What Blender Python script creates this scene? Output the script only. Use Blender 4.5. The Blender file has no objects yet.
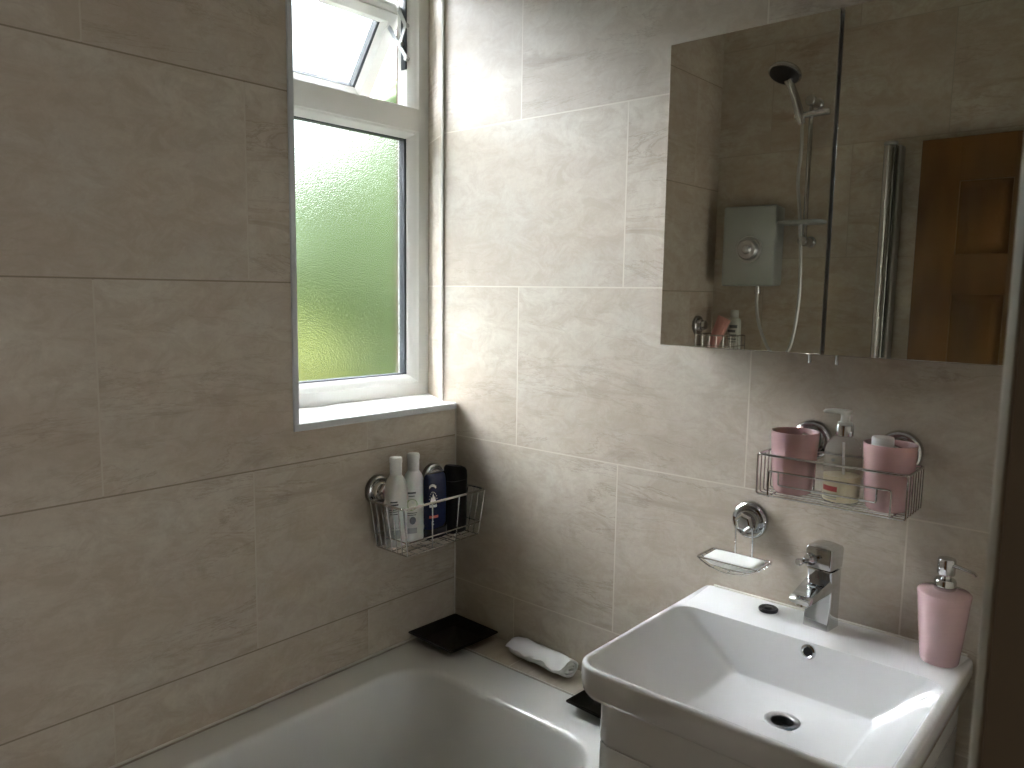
import bpy, bmesh, math, random
from mathutils import Vector, Matrix, noise
random.seed(7)
PI = math.pi
sc = bpy.context.scene
COL = sc.collection

# ------------------------------------------------------------------ materials
def mat(name):
    m = bpy.data.materials.new(name); m.use_nodes = True
    nt = m.node_tree
    return m, nt, nt.nodes['Principled BSDF']

def setp(b, **k):
    names = {'color': 'Base Color', 'rough': 'Roughness', 'metal': 'Metallic', 'trans': 'Transmission Weight',
             'ior': 'IOR', 'coat': 'Coat Weight', 'spec': 'Specular IOR Level', 'sss': 'Subsurface Weight', 'sheen': 'Sheen Weight'}
    for kk, v in k.items():
        if kk == 'color': v = (*v, 1)
        b.inputs[names[kk]].default_value = v

def simple(name, color, rough=.5, bump=0, bscale=60, **k):
    m, nt, b = mat(name)
    setp(b, color=color, rough=rough, **k)
    N = nt.nodes; L = nt.links
    tc = N.new('ShaderNodeTexCoord')
    n = N.new('ShaderNodeTexNoise'); n.inputs['Scale'].default_value = bscale; n.inputs['Detail'].default_value = 4
    L.new(tc.outputs['Object'], n.inputs['Vector'])
    mr = N.new('ShaderNodeMapRange')
    mr.inputs['To Min'].default_value = max(0, rough - .04); mr.inputs['To Max'].default_value = min(1, rough + .04)
    L.new(n.outputs['Fac'], mr.inputs['Value']); L.new(mr.outputs['Result'], b.inputs['Roughness'])
    if bump:
        bp = N.new('ShaderNodeBump'); bp.inputs['Strength'].default_value = bump; bp.inputs['Distance'].default_value = .002
        L.new(n.outputs['Fac'], bp.inputs['Height']); L.new(bp.outputs['Normal'], b.inputs['Normal'])
    return m

Z0 = 1.4343          # a horizontal grout line
TH, TW = .4, .6094   # tile size
def tile_mat(name, axis, off, tone=1.13, grout=(.62, .565, .48), zoff=0, hgrout=None):
    m, nt, b = mat(name)
    N = nt.nodes; L = nt.links
    tc = N.new('ShaderNodeTexCoord'); sep = N.new('ShaderNodeSeparateXYZ'); L.new(tc.outputs['Object'], sep.inputs[0])
    def math_(op, a, c=None, v=None):
        n = N.new('ShaderNodeMath'); n.operation = op
        for i, q in enumerate((a, c)):
            if q is None: continue
            if isinstance(q, (int, float)): n.inputs[i].default_value = q
            else: L.new(q, n.inputs[i])
        return n.outputs[0]
    u = math_('ADD', sep.outputs['X' if axis == 'x' else 'Y'], off + 20 * TW)
    v = math_('ADD', sep.outputs['Z'], 10 * TH - Z0 - zoff)
    cmb = N.new('ShaderNodeCombineXYZ'); L.new(u, cmb.inputs[0]); L.new(v, cmb.inputs[1])
    br = N.new('ShaderNodeTexBrick'); br.offset = .5; br.offset_frequency = 2; br.squash = 1; br.squash_frequency = 2
    br.inputs['Scale'].default_value = 1; br.inputs['Mortar Size'].default_value = .0017; br.inputs['Mortar Smooth'].default_value = .25
    br.inputs['Brick Width'].default_value = TW; br.inputs['Row Height'].default_value = TH; br.inputs['Bias'].default_value = 0
    br.inputs['Color1'].default_value = (0, 0, 0, 1); br.inputs['Color2'].default_value = (1, 1, 1, 1); br.inputs['Mortar'].default_value = (.5, .5, .5, 1)
    L.new(cmb.outputs[0], br.inputs['Vector'])
    # shift the stone pattern per tile
    sh = N.new('ShaderNodeVectorMath'); sh.operation = 'SCALE'; sh.inputs['Scale'].default_value = 17.3
    L.new(br.outputs['Color'], sh.inputs[0])
    va = N.new('ShaderNodeVectorMath'); va.operation = 'ADD'; L.new(cmb.outputs[0], va.inputs[0]); L.new(sh.outputs[0], va.inputs[1])
    mp = N.new('ShaderNodeMapping'); mp.inputs['Scale'].default_value = (.8, 2.0, 1); L.new(va.outputs[0], mp.inputs[0])
    def noi(scale, det, rough, dist, vec):
        n = N.new('ShaderNodeTexNoise'); n.inputs['Scale'].default_value = scale; n.inputs['Detail'].default_value = det
        n.inputs['Roughness'].default_value = rough; n.inputs['Distortion'].default_value = dist; L.new(vec, n.inputs['Vector']); return n.outputs['Fac']
    def ramp(fac, pts):
        r = N.new('ShaderNodeValToRGB'); e = r.color_ramp.elements
        e[0].position, e[0].color = pts[0][0], (*pts[0][1], 1); e[1].position, e[1].color = pts[-1][0], (*pts[-1][1], 1)
        for p, c in pts[1:-1]:
            q = e.new(p); q.color = (*c, 1)
        L.new(fac, r.inputs[0]); return r.outputs[0]
    def mix(fac, a, c, mode='MIX'):
        n = N.new('ShaderNodeMix'); n.data_type = 'RGBA'; n.blend_type = mode
        if isinstance(fac, (int, float)): n.inputs[0].default_value = fac
        else: L.new(fac, n.inputs[0])
        for i, q in ((6, a), (7, c)):
            if isinstance(q, tuple): n.inputs[i].default_value = (*q, 1)
            else: L.new(q, n.inputs[i])
        return n.outputs[2]
    t = tone
    base = ramp(noi(1.9, 6, .62, .6, mp.outputs[0]), [(.28, (.42*t, .358*t, .290*t)), (.45, (.475*t, .421*t, .348*t)), (.58, (.515*t, .469*t, .395*t)), (.76, (.55*t, .511*t, .438*t))])
    rust = ramp(noi(3.2, 7, .7, .9, mp.outputs[0]), [(.57, (0, 0, 0)), (.74, (1, 1, 1))])
    c1 = mix(math_('MULTIPLY', rust, .6), base, (.40*t, .325*t, .26*t))
    # cloudy patches: cool grey and warm pink, then flat streaks and fine pitting
    mp2 = N.new('ShaderNodeMapping'); mp2.inputs['Scale'].default_value = (1.2, 1.8, 1); L.new(va.outputs[0], mp2.inputs[0])
    cool = ramp(noi(3.4, 7, .68, .5, mp2.outputs[0]), [(.47, (0, 0, 0)), (.68, (1, 1, 1))])
    c1 = mix(math_('MULTIPLY', cool, .55), c1, (.48*t, .46*t, .41*t))
    blot = ramp(noi(11, 9, .72, .7, mp2.outputs[0]), [(.40, (1, 1, 1)), (.58, (0, 0, 0))])
    c1 = mix(math_('MULTIPLY', blot, .6), c1, (.37*t, .305*t, .235*t))
    mp3 = N.new('ShaderNodeMapping'); mp3.inputs['Scale'].default_value = (1.0, 5.5, 1); mp3.inputs['Rotation'].default_value = (0, 0, .12); L.new(va.outputs[0], mp3.inputs[0])
    streak = ramp(noi(2.2, 9, .7, .9, mp3.outputs[0]), [(.55, (0, 0, 0)), (.66, (1, 1, 1)), (.78, (.2, .2, .2))])
    patch = ramp(noi(2.3, 3, .5, .3, va.outputs[0]), [(.44, (0, 0, 0)), (.66, (1, 1, 1))])
    c2 = mix(math_('MULTIPLY', math_('MULTIPLY', streak, patch), .85), c1, (.29*t, .225*t, .165*t))
    vn = noi(1.6, 9, .66, .8, mp3.outputs[0])
    vd = math_('ABSOLUTE', math_('SUBTRACT', vn, .5))
    vein = ramp(vd, [(0, (1, 1, 1)), (.011, (0, 0, 0))])
    c2 = mix(math_('MULTIPLY', math_('MULTIPLY', vein, patch), .55), c2, (.22*t, .165*t, .12*t))
    fine = noi(75, 5, .7, 0, va.outputs[0])
    c2b = mix(ramp(fine, [(.3, (.35, .35, .35)), (.7, (0, 0, 0))]), c2, (.36*t, .305*t, .245*t))
    speck = ramp(noi(22, 8, .8, .6, mp.outputs[0]), [(.66, (0, 0, 0)), (.73, (1, 1, 1))])
    c3 = mix(math_('MULTIPLY', speck, .6), c2b, (.25*t, .185*t, .13*t))
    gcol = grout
    if hgrout:      # darker level joints, lighter upright ones
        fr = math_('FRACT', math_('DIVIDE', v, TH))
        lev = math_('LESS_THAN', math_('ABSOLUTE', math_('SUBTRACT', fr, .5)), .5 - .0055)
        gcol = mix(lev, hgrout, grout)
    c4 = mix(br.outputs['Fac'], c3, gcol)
    L.new(c4, b.inputs['Base Color'])
    b.inputs['Roughness'].default_value = .48; b.inputs['Specular IOR Level'].default_value = .35
    hgt = math_('SUBTRACT', math_('MULTIPLY', fine, .12), br.outputs['Fac'])
    bp = N.new('ShaderNodeBump'); bp.inputs['Strength'].default_value = .35; bp.inputs['Distance'].default_value = .0015
    L.new(hgt, bp.inputs['Height']); L.new(bp.outputs['Normal'], b.inputs['Normal'])
    return m

M = {}
M['tile_back'] = tile_mat('tile_back', 'x', -.2173)
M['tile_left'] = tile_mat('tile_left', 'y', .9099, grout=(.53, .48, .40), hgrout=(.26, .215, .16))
M['tile_far'] = tile_mat('tile_far', 'x', -.51 + .3, grout=(.40, .36, .3), zoff=.13)
M['tile_right'] = tile_mat('tile_right', 'y', .3)
M['tile_ledge'] = tile_mat('tile_ledge', 'x', -.9)
M['paint'] = simple('white_paint', (.80, .78, .74), .7, .05)
M['hall_paint'] = simple('hall_paint', (.55, .53, .49), .8, .05)
M['upvc'] = simple('white_upvc', (.80, .80, .78), .4)
M['trimplastic'] = simple('grey_white_plastic', (.56, .58, .60), .35)
M['ceramic'] = simple('white_ceramic', (.82, .82, .82), .07, coat=.3)
M['acrylic'] = simple('white_acrylic', (.74, .74, .72), .14)
M['gloss_white'] = simple('gloss_white_board', (.78, .78, .77), .12)
M['chrome'] = simple('chrome', (.63, .64, .65), .06, metal=1)
M['chromewire'] = simple('polished_wire', (.58, .57, .56), .14, metal=1)
M['steel'] = simple('steel', (.55, .56, .57), .3, metal=1)
M['black'] = simple('black_glazed', (.006, .006, .007), .22)
M['rubber'] = simple('black_rubber', (.012, .012, .013), .45)
M['gasket'] = simple('dark_gasket', (.045, .055, .065), .5)
M['pink'] = simple('pink_plastic', (.53, .335, .335), .24, sss=.05)
M['pinkdisp'] = simple('pink_gloss', (.60, .41, .415), .16, coat=.4)
M['pinktube'] = simple('salmon_tube', (.55, .27, .24), .4)
M['whitebottle'] = simple('milky_white_plastic', (.72, .72, .69), .3, sss=.1)
M['whitecap'] = simple('white_cap', (.78, .78, .76), .35)
M['palebottle'] = simple('pale_bottle', (.52, .53, .48), .35)
M['ink'] = simple('dark_print', (.07, .075, .08), .5)
M['greyink'] = simple('grey_print', (.33, .34, .34), .5)
M['limeprint'] = simple('lime_print', (.36, .45, .25), .5)
M['coconut'] = simple('cream_print', (.80, .80, .72), .5)
M['navy'] = simple('navy_plastic', (.012, .020, .065), .22)
M['navyprint'] = simple('pale_blue_print', (.62, .66, .72), .5)
M['redprint'] = simple('red_print', (.42, .07, .06), .4)
M['blackbottle'] = simple('black_plastic', (.005, .005, .006), .42, spec=.3)
M['soap'] = simple('white_soap', (.85, .85, .82), .5, .6, 90)
M['grey_shower'] = simple('silver_grey_plastic', (.40, .43, .42), .32, metal=.35)
M['brownjamb'] = simple('dark_brown_wood', (.095, .066, .038), .55)
M['archpaint'] = simple('cream_gloss_paint', (.42, .38, .31), .35)
m, nt, b = mat('dark_brick'); setp(b, rough=.85)
N, L = nt.nodes, nt.links
tc = N.new('ShaderNodeTexCoord'); mp = N.new('ShaderNodeMapping'); mp.inputs['Rotation'].default_value = (0, PI/2, PI/2); L.new(tc.outputs['Object'], mp.inputs[0])
br = N.new('ShaderNodeTexBrick'); br.inputs['Scale'].default_value = 1; br.inputs['Brick Width'].default_value = .225; br.inputs['Row Height'].default_value = .075; br.inputs['Mortar Size'].default_value = .005
br.inputs['Color1'].default_value = (.10, .055, .04, 1); br.inputs['Color2'].default_value = (.14, .075, .05, 1); br.inputs['Mortar'].default_value = (.2, .18, .16, 1)
L.new(mp.outputs[0], br.inputs['Vector']); L.new(br.outputs['Color'], b.inputs['Base Color'])
M['brick'] = m
M['floor'] = simple('grey_vinyl', (.38, .36, .33), .5)
M['silicone'] = simple('white_silicone', (.66, .64, .58), .4)
M['towel'] = simple('white_terry', (.80, .80, .82), .95, .9, 420)
M['liquid'] = simple('amber_soap_liquid', (.74, .66, .44), .3)

# mirror with a faint green tint
m, nt, b = mat('mirror_silver'); setp(b, color=(.76, .755, .69), rough=.012, metal=1); M['mirror'] = m
# clear things
def glassy(name, color, rough, ior):
    m, nt, b = mat(name); setp(b, color=color, rough=rough, trans=1, ior=ior); return m
M['clearglass'] = glassy('clear_glass', (.97, .99, .985), 0, 1.02)
M['darkglass'] = glassy('smoky_glass', (.55, .56, .52), .02, 1.1)
M['clearplastic'] = glassy('clear_plastic', (.97, .97, .95), .05, 1.05); M['clearplastic'].node_tree.nodes['Principled BSDF'].inputs['Transmission Weight'].default_value = .86
M['suction'] = glassy('clear_suction_pad', (.75, .75, .72), .15, 1.2)
# obscure (stippled) glass
m, nt, b = mat('stippled_glass'); setp(b, color=(.96, .985, .97), rough=.24, trans=1, ior=1.3)
N, L = nt.nodes, nt.links
tc = N.new('ShaderNodeTexCoord'); vo = N.new('ShaderNodeTexVoronoi'); vo.feature = 'SMOOTH_F1'; vo.inputs['Scale'].default_value = 320
L.new(tc.outputs['Object'], vo.inputs['Vector'])
bp = N.new('ShaderNodeBump'); bp.inputs['Strength'].default_value = .3; bp.inputs['Distance'].default_value = .002
L.new(vo.outputs['Distance'], bp.inputs['Height']); L.new(bp.outputs['Normal'], b.inputs['Normal'])
M['frosted'] = m
# pine
m, nt, b = mat('varnished_pine'); setp(b, rough=.35)
N, L = nt.nodes, nt.links
tc = N.new('ShaderNodeTexCoord'); mp = N.new('ShaderNodeMapping'); mp.inputs['Scale'].default_value = (5, 5, .55); L.new(tc.outputs['Object'], mp.inputs[0])
wv = N.new('ShaderNodeTexWave'); wv.wave_type = 'RINGS'; wv.inputs['Scale'].default_value = 1.6; wv.inputs['Distortion'].default_value = 5; wv.inputs['Detail'].default_value = 2
L.new(mp.outputs[0], wv.inputs['Vector'])
rp = N.new('ShaderNodeValToRGB'); rp.color_ramp.elements[0].color = (.115, .050, .010, 1); rp.color_ramp.elements[1].color = (.175, .080, .018, 1)
L.new(wv.outputs['Fac'], rp.inputs[0]); L.new(rp.outputs[0], b.inputs['Base Color'])
M['pine'] = m
# foliage and lawn
def leafy(name, c0, c1, scale):
    m, nt, b = mat(name); setp(b, rough=.7)
    N, L = nt.nodes, nt.links
    tc = N.new('ShaderNodeTexCoord'); n = N.new('ShaderNodeTexNoise'); n.inputs['Scale'].default_value = scale; n.inputs['Detail'].default_value = 6
    L.new(tc.outputs['Object'], n.inputs['Vector'])
    rp = N.new('ShaderNodeValToRGB'); rp.color_ramp.elements[0].position = .3; rp.color_ramp.elements[1].position = .7
    rp.color_ramp.elements[0].color = (*c0, 1); rp.color_ramp.elements[1].color = (*c1, 1)
    L.new(n.outputs['Fac'], rp.inputs[0]); L.new(rp.outputs[0], b.inputs['Base Color'])
    return m
M['hedge'] = leafy('hedge_leaves', (.075, .132, .034), (.150, .245, .075), 5)
M['shrub'] = leafy('golden_shrub_leaves', (.135, .165, .018), (.22, .26, .04), 5)
M['lawn'] = leafy('lawn_grass', (.025, .042, .01), (.045, .07, .02), 3)

# ------------------------------------------------------------------ mesh helpers
def B(): return bmesh.new()

def box(bm, x0, x1, y0, y1, z0, z1, bev=0, seg=2, mtx=None):
    r = bmesh.ops.create_cube(bm, size=1.0)
    vs = r['verts']
    for v in vs:
        v.co = Vector((x0 + (v.co.x + .5) * (x1 - x0), y0 + (v.co.y + .5) * (y1 - y0), z0 + (v.co.z + .5) * (z1 - z0)))
    if bev:
        es = list({e for v in vs for e in v.link_edges})
        before = set(bm.verts)
        r2 = bmesh.ops.bevel(bm, geom=es, offset=bev, segments=seg, profile=.5, affect='EDGES')
        vs = [v for v in r2['verts']] + [v for v in vs if v.is_valid]
        vs = list(set(vs))
    if mtx is not None:
        for v in vs: v.co = mtx @ v.co
    return vs

def loft(bm, rings, cap0=True, cap1=True, closed=True):
    vr = [[bm.verts.new(p) for p in r] for r in rings]
    n = len(vr[0])
    for a, c in zip(vr, vr[1:]):
        for i in range(n if closed else n - 1):
            j = (i + 1) % n
            bm.faces.new((a[i], a[j], c[j], c[i]))
    if cap0: bm.faces.new(list(reversed(vr[0])))
    if cap1: bm.faces.new(vr[-1])
    return [v for r in vr for v in r]

def frame_of(axis):
    z = Vector(axis).normalized()
    x = z.orthogonal().normalized() if abs(z.z) < .99 else Vector((1, 0, 0))
    y = z.cross(x)
    return x, y, z

def lathe(bm, prof, c=(0, 0, 0), axis=(0, 0, 1), n=40, cap0=True, cap1=True, sx=1, sy=1):
    X, Y, Z = frame_of(axis); c = Vector(c)
    rings = [[c + X * (r * sx * math.cos(2*PI*i/n)) + Y * (r * sy * math.sin(2*PI*i/n)) + Z * h for i in range(n)] for r, h in prof]
    return loft(bm, rings, cap0, cap1)

def tube(bm, pts, r, n=10, closed=False, caps=True):
    pts = [Vector(p) for p in pts]
    m = len(pts); rings = []
    prev = None
    for i, p in enumerate(pts):
        if closed: t = (pts[(i+1) % m] - pts[i-1])
        else: t = pts[min(i+1, m-1)] - pts[max(i-1, 0)]
        t.normalize()
        if prev is None: a = t.orthogonal().normalized()
        else: a = (prev - t * prev.dot(t)).normalized()
        prev = a; bb = t.cross(a)
        rr = r[i] if isinstance(r, (list, tuple)) else r
        rings.append([p + a * (rr*math.cos(2*PI*k/n)) + bb * (rr*math.sin(2*PI*k/n)) for k in range(n)])
    if closed:
        rings.append(rings[0][:])
        vr = [[bm.verts.new(p) for p in rg] for rg in rings[:-1]]; vr.append(vr[0])
        for a, c in zip(vr, vr[1:]):
            for i in range(n):
                j = (i+1) % n; bm.faces.new((a[i], a[j], c[j], c[i]))
        return
    loft(bm, rings, caps, caps)

def smoothpath(ctrl, per=10):
    P = [Vector(p) for p in ctrl]; out = []
    for i in range(len(P) - 1):
        p0 = P[max(i-1, 0)]; p1 = P[i]; p2 = P[i+1]; p3 = P[min(i+2, len(P)-1)]
        for k in range(per):
            t = k / per
            out.append(.5 * ((2*p1) + (p2-p0)*t + (2*p0-5*p1+4*p2-p3)*t*t + (3*p1-p0-3*p2+p3)*t**3))
    out.append(P[-1]); return out

def rpath(pts, r, closed=True, seg=5):
    """polyline with rounded corners"""
    P = [Vector(p) for p in pts]; n = len(P); out = []
    for i in range(n):
        if not closed and i in (0, n-1): out.append(P[i]); continue
        a, p, c = P[i-1], P[i], P[(i+1) % n]
        d1 = (a-p); d2 = (c-p); rr = min(r, d1.length*.49, d2.length*.49)
        s = p + d1.normalized()*rr; e = p + d2.normalized()*rr
        for k in range(seg+1):
            t = k/seg
            out.append(s*(1-t)**2 + p*2*t*(1-t) + e*t*t)
    return out

def rrect(x0, x1, y0, y1, r, z, n=8):
    out = []
    for cx, cy, a0 in ((x1-r, y1-r, 0), (x0+r, y1-r, PI/2), (x0+r, y0+r, PI), (x1-r, y0+r, 1.5*PI)):
        for k in range(n+1):
            a = a0 + PI/2*k/n
            out.append(Vector((cx + r*math.cos(a), cy + r*math.sin(a), z)))
    return out

def sect(cx, cy, rx, ry, z, p=2., n=40):
    out = []
    for k in range(n):
        a = 2*PI*k/n; c, s = math.cos(a), math.sin(a)
        out.append(Vector((cx + rx*math.copysign(abs(c)**(2/p), c), cy + ry*math.copysign(abs(s)**(2/p), s), z)))
    return out

def base_of(p):
    v = Vector((0, 0, 0))
    while p is not None: v += p.location; p = p.parent
    return v

def obj(name, bm, m, parent=None, ang=40, loc=None):
    """links a bmesh (built in world space) as ONE mesh object"""
    bmesh.ops.recalc_face_normals(bm, faces=bm.faces)
    off = base_of(parent) if parent is not None else (Vector(loc) if loc is not None else Vector((0, 0, 0)))
    if off.length:
        for v in bm.verts: v.co -= off
    me = bpy.data.meshes.new(name); bm.to_mesh(me); bm.free()
    for p in me.polygons: p.use_smooth = True
    me.set_sharp_from_angle(angle=math.radians(ang))
    me.materials.append(M[m] if isinstance(m, str) else m)
    o = bpy.data.objects.new(name, me); COL.objects.link(o)
    if parent is not None: o.parent = parent
    elif loc is not None: o.location = loc
    return o

def thing(name, label, cat, loc, group=None, kind=None):
    o = bpy.data.objects.new(name, None); COL.objects.link(o); o.location = loc
    o.empty_display_size = .05
    o['label'] = label; o['category'] = cat
    if group: o['group'] = group
    if kind: o['kind'] = kind
    return o

def tag(o, label, cat, group=None):
    o['label'] = label; o['category'] = cat
    if group: o['group'] = group
    return o

def struct(name, bm, m, parent=None, label=None, cat=None, ang=40):
    o = obj(name, bm, m, parent, ang)
    if parent is None: o['kind'] = 'structure'; o['label'] = label; o['category'] = cat
    return o

def copy_tree(o, parent=None):
    c = o.copy(); COL.objects.link(c); c.parent = parent
    for ch in list(o.children): copy_tree(ch, c)
    return c

# ------------------------------------------------------------------ room
FZ, CZ = -.045, 2.66          # floor and ceiling
YF = -1.715                   # far wall
XR = 1.41                     # wall with the doorway
WX0 = -.32                    # outer face of the window wall
WS, WT = 1.12, 2.33           # window reveal bottom / top
WY = -.50                     # left edge of the window reveal
REV = (-.052, 0.0); REVE = (-.2, .083)    # splayed right reveal

b_ = B()
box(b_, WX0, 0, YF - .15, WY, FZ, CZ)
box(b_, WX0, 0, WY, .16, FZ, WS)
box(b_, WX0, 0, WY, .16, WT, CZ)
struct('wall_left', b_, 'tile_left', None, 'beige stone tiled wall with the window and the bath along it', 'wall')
b_ = B()
box(b_, WX0 - .02, WX0 - .0005, -4, WY, -.72, 3.2); box(b_, WX0 - .02, WX0 - .0005, .085, 4, -.72, 3.2)
box(b_, WX0 - .02, WX0 - .0005, WY, .085, -.72, WS - .01); box(b_, WX0 - .02, WX0 - .0005, WY, .085, WT, 3.2)
struct('wall_outside', b_, 'brick', None, 'dark brick outer face of the house round the window', 'wall')
b_ = B()
# back wall, running on past the corner into the window reveal, then the splay
poly = [(1.56, 0), (REV[0], 0), (REVE[0], REVE[1]), (-.262, .083), (-.262, .16), (1.56, .16)]
loft(b_, [[Vector((x, y, FZ)) for x, y in poly], [Vector((x, y, CZ)) for x, y in poly]])
struct('wall_back', b_, 'tile_back', None, 'beige stone tiled wall behind the basin and mirror cabinet', 'wall')
b_ = B(); box(b_, -.0, 1.56, YF - .12, YF, FZ, CZ)
struct('wall_far', b_, 'tile_far', None, 'beige tiled wall with the shower, seen in the mirror', 'wall')
DY0, DY1, DZ = -1.635, -.951, 1.96
b_ = B()
box(b_, XR, XR + .1, DY1 + .03, .0, FZ, CZ); box(b_, XR, XR + .1, YF, DY0 - .03, FZ, CZ); box(b_, XR, XR + .1, DY0 - .03, DY1 + .03, DZ + .03, CZ)
struct('wall_right', b_, 'tile_right', None, 'tiled wall with the doorway at the right edge', 'wall')
b_ = B(); box(b_, -.05, 2.9, -2.6, .16, FZ - .1, FZ); struct('floor', b_, 'floor', None, 'grey bathroom floor under the bath and basin unit', 'floor')
b_ = B(); box(b_, WX0, 2.9, -2.6, .16, CZ, CZ + .1); struct('ceiling', b_, 'paint', None, 'white painted ceiling above the bathroom', 'ceiling')
b_ = B()
box(b_, 2.8, 2.9, -2.6, .16, FZ, CZ); box(b_, 1.56, 2.8, -2.6, -2.5, FZ, CZ); box(b_, 1.51, 2.8, .06, .16, FZ, CZ); box(b_, 1.51, 1.56, -2.6, YF - .12, FZ, CZ)
struct('wall_hall', b_, 'hall_paint', None, 'painted landing walls outside the bathroom door', 'wall')
# door lining and architrave (right edge of the photo)
b_ = B()
box(b_, 1.405, XR + .12, DY1, DY1 + .03, FZ, DZ); box(b_, 1.405, XR + .12, DY0 - .03, DY0, FZ, DZ); box(b_, 1.405, XR + .12, DY0 - .03, DY1 + .03, DZ, DZ + .03)
struct('trim_1', b_, 'brownjamb', None, 'dark brown door lining at the right edge', 'door frame')
b_ = B()
def arch(y0, y1, s):
    # moulded board: two raised rounds and a flat between
    w = y1 - y0
    pr = [(0, 0), (0, .010), (.004, .014), (.012, .0165), (.018, .013), (.026, .013), (.046, .017), (.055, .014), (.058, 0)]
    ed = y0 if s > 0 else y1
    loft(b_, [[Vector((XR - h, ed + s * d, FZ)) for d, h in pr], [Vector((XR - h, ed + s * d, DZ + .06)) for d, h in pr]])
arch(DY1 + .022, DY1 + .08, 1); arch(DY0 - .075, DY0 - .017, -1)
pr = [(0, 0), (0, .010), (.004, .014), (.012, .0165), (.018, .013), (.026, .013), (.046, .017), (.055, .014), (.058, 0)]
loft(b_, [[Vector((XR - h, DY0 - .07, DZ + .02 + d)) for d, h in pr], [Vector((XR - h, DY1 + .075, DZ + .02 + d)) for d, h in pr]])
struct('trim_2', b_, 'archpaint', None, 'cream moulded architrave beside the basin at the right edge', 'door frame')

# tile edge trims round the window
b_ = B()
box(b_, -.006, .004, WY - .006, WY + .008, WS - .012, WT + .01, .002)
box(b_, -.006, .006, WY - .006, -.002, WS - .014, WS + .002, .002)
struct('trim_3', b_, 'trimplastic', None, 'grey-white plastic tile edging along the window opening', 'edge trim')
b_ = B(); box(b_, REV[0] - .006, REV[0] + .002, -.004, .004, WS + .002, WT)
struct('trim_4', b_, 'silicone', None, 'thin white edging strip on the right of the window reveal', 'edge trim')

# ledge behind the bath, sealant lines
b_ = B(); box(b_, 0, .785, -.098, 0, FZ, .509, .001)
struct('trim_5', b_, 'tile_ledge', None, 'narrow tiled ledge behind the bath end', 'ledge')
b_ = B()
tube(b_, [(0.001, YF, .509), (.001, -.098, .509)], .0028, 8)
tube(b_, [(0.0, -.0985, .5068), (.74, -.0985, .5068)], .0015, 8)
tube(b_, [(0.001, -.001, WS), (.001, -.001, .509)], .002, 8)
struct('trim_6', b_, 'silicone', None, 'white sealant line where bath and corner meet the tiles', 'sealant')
b_ = B(); tube(b_, [(.772, -.001, .8145), (1.24, -.001, .8145)], .0035, 8)
struct('trim_7', b_, 'silicone', None, 'white sealant line behind the basin', 'sealant')

# ------------------------------------------------------------------ window
win = bpy.data.objects.new('window_1', None); COL.objects.link(win); win.location = (-.2, -.21, WS)
win['kind'] = 'structure'; win['label'] = 'white plastic window with frosted lower pane and open top light'; win['category'] = 'window'
XI, XO = -.2, -.262           # inner and outer face of the frame
FY0, FY1 = WY, REVE[1]
def frame_ring(bm, y0, y1, z0, z1, prof):
    """prof: list of (inset, x); swept round the rectangle with mitres"""
    rings = []
    for s, x in prof:
        rings.append([Vector((x, y0+s, z0+s)), Vector((x, y1-s, z0+s)), Vector((x, y1-s, z1-s)), Vector((x, y0+s, z1-s))])
    n = 4; vr = [[bm.verts.new(p) for p in r] for r in rings]; vr.append(vr[0])
    for a, c in zip(vr, vr[1:]):
        for i in range(4):
            j = (i+1) % 4; bm.faces.new((a[i], a[j], c[j], c[i]))
TZ0, TZ1 = 1.862, 1.925       # transom
b_ = B()
frame_ring(b_, FY0, FY1, WS + .001, 2.325, [(0, XO), (0, XI), (.036, XI), (.040, XI - .004), (.044, XI - .006), (.058, XI - .026), (.060, XO)])
box(b_, XO, XI, FY0 + .03, FY1 - .03, TZ0, TZ1, .003)
# bead under the transom
loft(b_, [[Vector((x, y, z)) for x, z in ((XI - .003, TZ0 + .002), (XI - .006, TZ0 - .006), (XI - .026, TZ0 - .018), (XO, TZ0 - .018), (XO, TZ0 + .002))] for y in (FY0 + .045, FY1 - .045)])
obj('window_frame', b_, 'upvc', win, 30)
GY0, GY1, GZ0, GZ1 = FY0 + .058, FY1 - .058, WS + .058, TZ0 - .016
b_ = B(); frame_ring(b_, GY0 - .004, GY1 + .004, GZ0 - .004, GZ1 + .004, [(0, -.226), (.0, -.256), (.0085, -.256), (.0085, -.232)])
obj('glazing_gasket', b_, 'gasket', win)
b_ = B(); box(b_, -.2500, -.2460, GY0, GY1, GZ0, GZ1)
obj('frosted_pane', b_, 'frosted', win)['label'] = 'stippled frosted glass pane'
b_ = B()
box(b_, -.226, -.001, WY + .001, .005, WS - .02, WS + .0015)
lp = [(-.001, .0), (-.052, .0), (-.2, .083), (-.226, .083), (-.226, .0)]
obj('window_sill', b_, 'upvc', win)['label'] = 'white window sill board'
# continue the sill under the splay
b_ = B(); sp = [(-.05, .0045), (-.199, .0825), (-.226, .0825), (-.226, .0045)]
loft(b_, [[Vector((x, y, WS - .02)) for x, y in sp], [Vector((x, y, WS + .0015)) for x, y in sp]])
obj('sill_end', b_, 'upvc', win)
# left, top reveal linings
b_ = B(); box(b_, XI, -.006, WY - .004, WY + .003, WS, WT); box(b_, XI, -.004, WY, REV[1], WT - .003, WT + .004)
obj('reveal_lining', b_, 'upvc', win)
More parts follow.
